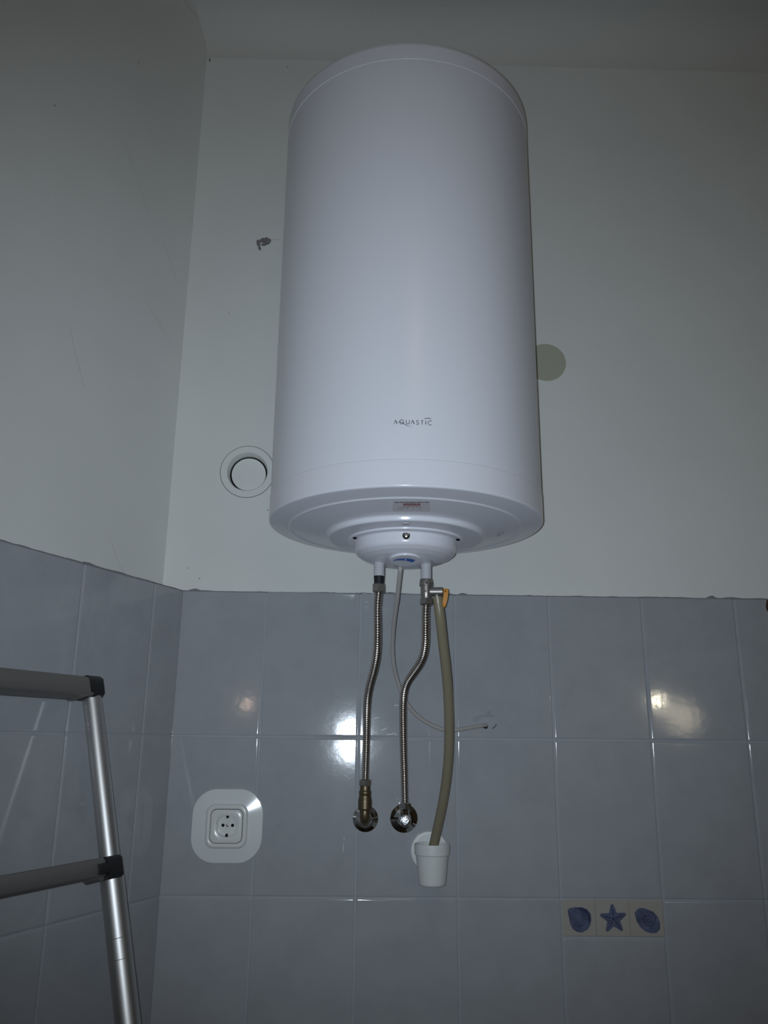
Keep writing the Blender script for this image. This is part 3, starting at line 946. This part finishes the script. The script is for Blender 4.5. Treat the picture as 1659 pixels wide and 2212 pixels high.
# drain cup
CX_, CZ_ = 0.3495, ZJ - 0.196
CY_ = -0.054
t = thing('drain_cup', 'white plastic cup on a round wall plate catching the drain hose', 'cup', (CX_, CY_, CZ_ - 0.08))
zband = at(932, 1851, CY_ - 0.034)[2]
zbot = at(932, 1918, CY_ - 0.027)[2]
Rr = 0.0345
link('cup_body', MB().lathe([(0.001, zbot + 0.003), (0.0240, zbot + 0.003), (0.0300, zband), (0.0318, CZ_ - 0.001), (0.0326, CZ_), (Rr - 0.0006, CZ_ - 0.0003), (Rr, CZ_ - 0.0015), (Rr - 0.0003, zband + 0.001), (Rr - 0.0010, zband), (0.0316, zband - 0.0008), (0.0262, zbot + 0.004), (0.0250, zbot + 0.001), (0.0225, zbot), (0.001, zbot)], 56, Matrix.Translation((CX_, CY_, 0)), cap1=True, cap0=True), M_CUP, t, sharp=50)
_pp = at(928, 1839, -0.005)
px, pz = _pp[0], _pp[2]
link('wall_plate', MB().lathe([(0.0378, 0.0), (0.0378, 0.003), (0.0366, 0.0048), (0.032, 0.0056), (0.001, 0.0056)], 64, frame_M((px, 0, pz), (0, -1, 0)), cap1=True), M_CUP, t)
link('arm', MB().box((CX_ - 0.012, CY_ + 0.031, zband - 0.016), (CX_ + 0.012, -0.004, CZ_ - 0.006)), M_CUP, t, smooth=False)

# ------------------------------------------------------------------ power socket
SX, SZ = -0.0553, ZJ - 0.1722
t = thing('power_socket', 'white round pin wall socket on a large rounded white plate on the tiles', 'socket', (SX, 0, SZ))
n = 16


def ring(hx, hz, r, y, dx=0, dz=0):
    return squircle(SX + dx, SZ + dz, hx, hz, r, y, n)


link('surround_plate', MB().loft([ring(0.0703, 0.0694, 0.048, 0.001), ring(0.0705, 0.0696, 0.048, -0.0020), ring(0.0698, 0.0689, 0.0475, -0.0032), ring(0.0690, 0.0681, 0.0467, -0.00331), ring(0.0368, 0.0368, 0.0168, -0.0078), ring(0.036, 0.036, 0.016, -0.0079), ring(0.034, 0.034, 0.015, -0.0079)]), M_PLATE, t, sharp=60)
link('frame', MB().loft([ring(0.0412, 0.0412, 0.017, -0.0075), ring(0.0412, 0.0412, 0.017, -0.0105), ring(0.0400, 0.0400, 0.0165, -0.0128), ring(0.0375, 0.0375, 0.0155, -0.0142), ring(0.0345, 0.0345, 0.014, -0.0142), ring(0.0322, 0.0322, 0.0125, -0.0128), ring(0.0318, 0.0318, 0.012, -0.0105)]), M_PLASTIC, t, sharp=60)
link('frame_gap', MB().loft([ring(0.0319, 0.0319, 0.012, -0.0115), ring(0.0305, 0.0305, 0.011, -0.0115)]), M_DARK, t, smooth=False)
ins = MB().loft([ring(0.0312, 0.0312, 0.0115, -0.0112), ring(0.0311, 0.0311, 0.0115, -0.0126), ring(0.0304, 0.0304, 0.011, -0.0132), circ(SX, SZ, 0.0208, -0.0132), circ(SX, SZ, 0.0200, -0.0126)])
link('insert', ins, M_PLASTIC, t, sharp=50)
link('socket_well', MB().loft([circ(SX, SZ, 0.0200, -0.0126), circ(SX, SZ, 0.0194, -0.0010), circ(SX, SZ, 0.0004, -0.0010)]), M_PLASTIC, t, sharp=50)
for dx in (-0.0092, 0.0098):
    link('pin_hole', MB().lathe([(0.0031, 0.0), (0.0031, 0.0004), (0.0001, 0.0004)], 16, frame_M((SX + dx + 0.0008, -0.0010, SZ + 0.0008), (0, -1, 0)), cap1=True), M_DARK, t)
link('center_screw', MB().lathe([(0.0027, 0.0), (0.0027, 0.0014), (0.0018, 0.002), (0.0001, 0.002)], 16, frame_M((SX + 0.0008, -0.0010, SZ + 0.0008), (0, -1, 0)), cap1=True), M_STEEL, t)
for s_ in (1, -1):
    z = SZ + s_ * 0.0172
    link('earth_clip', MB().box((SX - 0.0020 + 0.0006, -0.0105, z - 0.0022), (SX + 0.0020 + 0.0006, -0.0012, z + 0.0022)), M_DARK, t, smooth=False)
for s_ in (1, -1):
    x = SX + s_ * 0.0186
    link('side_rib', MB().box((x - 0.0012, -0.0122, SZ - 0.0030), (x + 0.0012, -0.0012, SZ + 0.0030)), M_PLASTIC, t, smooth=False)

# ------------------------------------------------------------------ ladder leaning on the left wall
LT = at_left(196, 1484, 0.04)                # middle of the top end of the right rail
RD = (NL * 0.276 + Vector((0, 0, -1)))       # down the rail
LEN = LT.z / 1.0
t = thing('telescopic_ladder', 'aluminium telescopic ladder leaning against the left tiled wall', 'ladder', tuple(LT + RD * LEN))
RDn = RD.normalized()
FN = (NL - RDn * NL.dot(RDn)).normalized()   # square to the rails, facing the room
RW = 0.42                                    # distance between the two rails
STEP = 0.2885


def P3(L, s=0.0, off=0.0):
    """L metres of drop below the top, s along the rungs, off towards the room"""
    return LT + RD * L + TL * s + FN * off


radii = [0.0160, 0.0188, 0.0206, 0.0224, 0.0242, 0.0260]
for rail in (0.0, RW):
    for k in range(5):
        a = 0.0 if k == 0 else k * STEP + 0.012
        b = min((k + 1) * STEP - 0.012, LEN - 0.02) if k < 4 else LEN - 0.03
        if k == 1:
            b = (k + 1) * STEP - 0.012
        if b <= a:
            continue
        r = radii[k]
        prof = [(r - 0.003, 0.0), (r, 0.0006)]
        Ls = (P3(b) - P3(a)).length
        if k == 1:                           # fine grooves where the tube is marked
            for g in (0.088, 0.118):
                prof += [(r, g - 0.0006), (r - 0.0007, g), (r, g + 0.0006)]
        prof += [(r, Ls)]
        link('rail_tube', MB().lathe(prof, 36, frame_M(P3(a, rail), RDn, tuple(TL)), cap0=True, cap1=True), M_ALU, t, sharp=25)
    link('foot', MB().lathe([(0.026, 0), (0.026, 0.05), (0.022, 0.056)], 28, frame_M(P3(LEN - 0.055, rail), RDn, tuple(TL)), cap1=True, cap0=True), M_BLACK, t)


def bar(name, L0, s0, s1, hw, d0, d1, mat, bev=0.004, shear=0.0):
    """rounded box along the rungs: hw half height along the rail, d0..d1 depth"""
    rings = []
    sec = [(-hw + bev, d0), (hw - bev, d0), (hw, d0 + bev), (hw, d1 - bev), (hw - bev, d1), (-hw + bev, d1), (-hw, d1 - bev), (-hw, d0 + bev)]
    for s in (s0, s1):
        rings.append([tuple(P3(L0, s, 0) + RDn * p + FN * q) for p, q in sec])
    return link(name, MB().loft(rings, True, True), mat, t, sharp=50)


for k in range(5):
    L = 0.0 if k == 0 else k * STEP - 0.005
    if L > LEN - 0.1:
        continue
    r = radii[k]
    if k == 0:
        bar('rung', L + 0.004, 0.016, RW - 0.016, 0.0165, -0.018, 0.019, M_ALU2)
        for rail, sg in ((0, -1), (RW, 1)):
            a, b = sorted((rail - sg * 0.018, rail + sg * 0.0155))
            bar('end_cap', L + 0.003, a + 0.005 * -sg, b + 0.005 * -sg, 0.0185, -0.019, 0.0195, M_BLACK, 0.006)
            for q in range(6):               # grip ribs
                d = -0.0145 + q * 0.006
                s_out = rail + sg * 0.0105
                link('grip_rib', MB().box((-0.0140, -0.0011, -0.001), (0.0140, 0.0011, 0.0018), frame_M(P3(L + 0.003, s_out) + FN * d, tuple(TL * sg), tuple(RDn))), M_BLACK, t, smooth=False)
    else:
        bar('rung', L, 0.026, RW - 0.026, 0.0138, -0.018, r + 0.002, M_ALU2)
        for rail, sg in ((0, -1), (RW, 1)):
            a, b = sorted((rail - sg * 0.034, rail - sg * 0.001))
            bar('clamp', L + 0.003, a, b, 0.0168, 0.002, r + 0.006, M_BLACK, 0.004)
            a, b = sorted((rail - sg * 0.053, rail - sg * 0.032))
            bar('release_button', L + 0.003, a, b, 0.0080, r - 0.002, r + 0.0065, M_BLACK, 0.002)
    for rail, sg in ((0, -1), (RW, 1)):      # pale bracket under the rung's end
        rings = []
        for s, hh in ((rail - sg * 0.012, 0.001), (rail - sg * 0.030, 0.006), (rail - sg * 0.042, 0.0065), (rail - sg * 0.048, 0.002)):
            c = P3(L + 0.002, s) + RDn * (0.0142 if k == 0 else 0.0110)
            rings.append([tuple(c + FN * -0.016), tuple(c + FN * 0.014), tuple(c + FN * 0.013 + RDn * hh), tuple(c + FN * -0.015 + RDn * hh)])
        link('rung_bracket', MB().loft(rings, True, True), M_ALU2, t, sharp=40)

# ------------------------------------------------------------------ lamps of the room behind the photographer, and an added fill lamp
def mirror_point(u, v, y):
    """where a thing stands that is seen mirrored in the tiles at u, v"""
    d = ray(u, v)
    p = CAM + d * (-CAM[1] / d[1])
    return Vector((p[0] + d[0] * (-y / d[1]), y, p[2] + d[2] * (-y / d[1])))


def glow(name, col, strength):
    return material(name, (0.8, 0.8, 0.8), 0.5, emit=col, strength=strength)


p = mirror_point(538, 1524, YR + 0.10)
t = thing('wall_lamp', 'small bare warm bulb on the wall behind the photographer', 'lamp', tuple(p))
link('base', MB().lathe([(0.045, 0.0), (0.045, 0.012), (0.02, 0.03), (0.02, 0.055)], 32, frame_M((p.x, YR, p.z), (0, 1, 0)), cap1=True), M_PLASTIC, t)
link('bulb', MB().lathe([(0.012, -0.048), (0.016, -0.035), (0.023, -0.012), (0.025, 0.004), (0.020, 0.017), (0.008, 0.024), (0.0005, 0.025)], 24, frame_M(p, (0, 1, 0)), cap1=True), glow('warm bulb', (1.0, 0.72, 0.55), 34.0), t)

# frosted glass: brightest over the bulb, fading to the rim
M_GLOBE = glow('warm globe', (1.0, 0.86, 0.62), 5.0)
_nt = M_GLOBE.node_tree
_tc, _sp = _nt.nodes.new('ShaderNodeTexCoord'), _nt.nodes.new('ShaderNodeVectorMath')
_sp.operation = 'MULTIPLY'
_sp.inputs[1].default_value = (1 / 0.19, 0, 1 / 0.19)
_le, _mr = _nt.nodes.new('ShaderNodeVectorMath'), _nt.nodes.new('ShaderNodeMapRange')
_le.operation = 'LENGTH'
_mr.interpolation_type = 'SMOOTHSTEP'
_mr.inputs['From Min'].default_value = 0.15
_mr.inputs['From Max'].default_value = 1.0
_mr.inputs['To Min'].default_value = 5.5
_mr.inputs['To Max'].default_value = 0.0
_nt.links.new(_tc.outputs['Object'], _sp.inputs[0])
_nt.links.new(_sp.outputs[0], _le.inputs[0])
_nt.links.new(_le.outputs['Value'], _mr.inputs['Value'])
_nt.links.new(_mr.outputs[0], _nt.nodes['Principled BSDF'].inputs['Emission Strength'])
p = mirror_point(1462, 1552, YR + 0.20)
t = thing('globe_lamp', 'warm round globe lamp on the wall behind the photographer', 'lamp', tuple(p))
link('base', MB().lathe([(0.06, 0.0), (0.06, 0.015), (0.03, 0.03), (0.03, 0.07)], 32, frame_M((p.x, YR, p.z), (0, 1, 0)), cap1=True), M_PLASTIC, t)
link('globe', MB().lathe([(0.19 * sin(a) + 0.0004, -0.19 * cos(a)) for a in np.linspace(0.35, pi, 20)], 36, frame_M(p, (0, 1, 0)), cap0=True), M_GLOBE, t)
p2 = mirror_point(1420, 1514, YR + 0.42)
link('bulb', MB().lathe([(0.024 * sin(a) + 0.0002, -0.028 * cos(a)) for a in np.linspace(0.2, pi, 12)], 20, frame_M(p2, (0, 1, 0)), cap0=True), glow('bright bulb', (1.0, 0.90, 0.68), 160.0), t)

t = thing('fill_lamp', 'unseen flat round ceiling lamp added as warm fill light', 'lamp', (0.5, -2.75, ZC))  # not a known lamp: added to lift the warm ambient light
link('base', MB().lathe([(0.20, 0.0), (0.20, 0.03)], 48, frame_M((0.5, -2.75, ZC), (0, 0, -1)), cap1=True), M_PLASTIC, t)
link('diffuser', MB().lathe([(0.19, 0.028), (0.19, 0.06), (0.17, 0.085), (0.10, 0.10), (0.001, 0.104)], 48, frame_M((0.5, -2.75, ZC), (0, 0, -1)), cap1=True), glow('warm fill diffuser', LAMP_COL, AMBIENT_L), t)
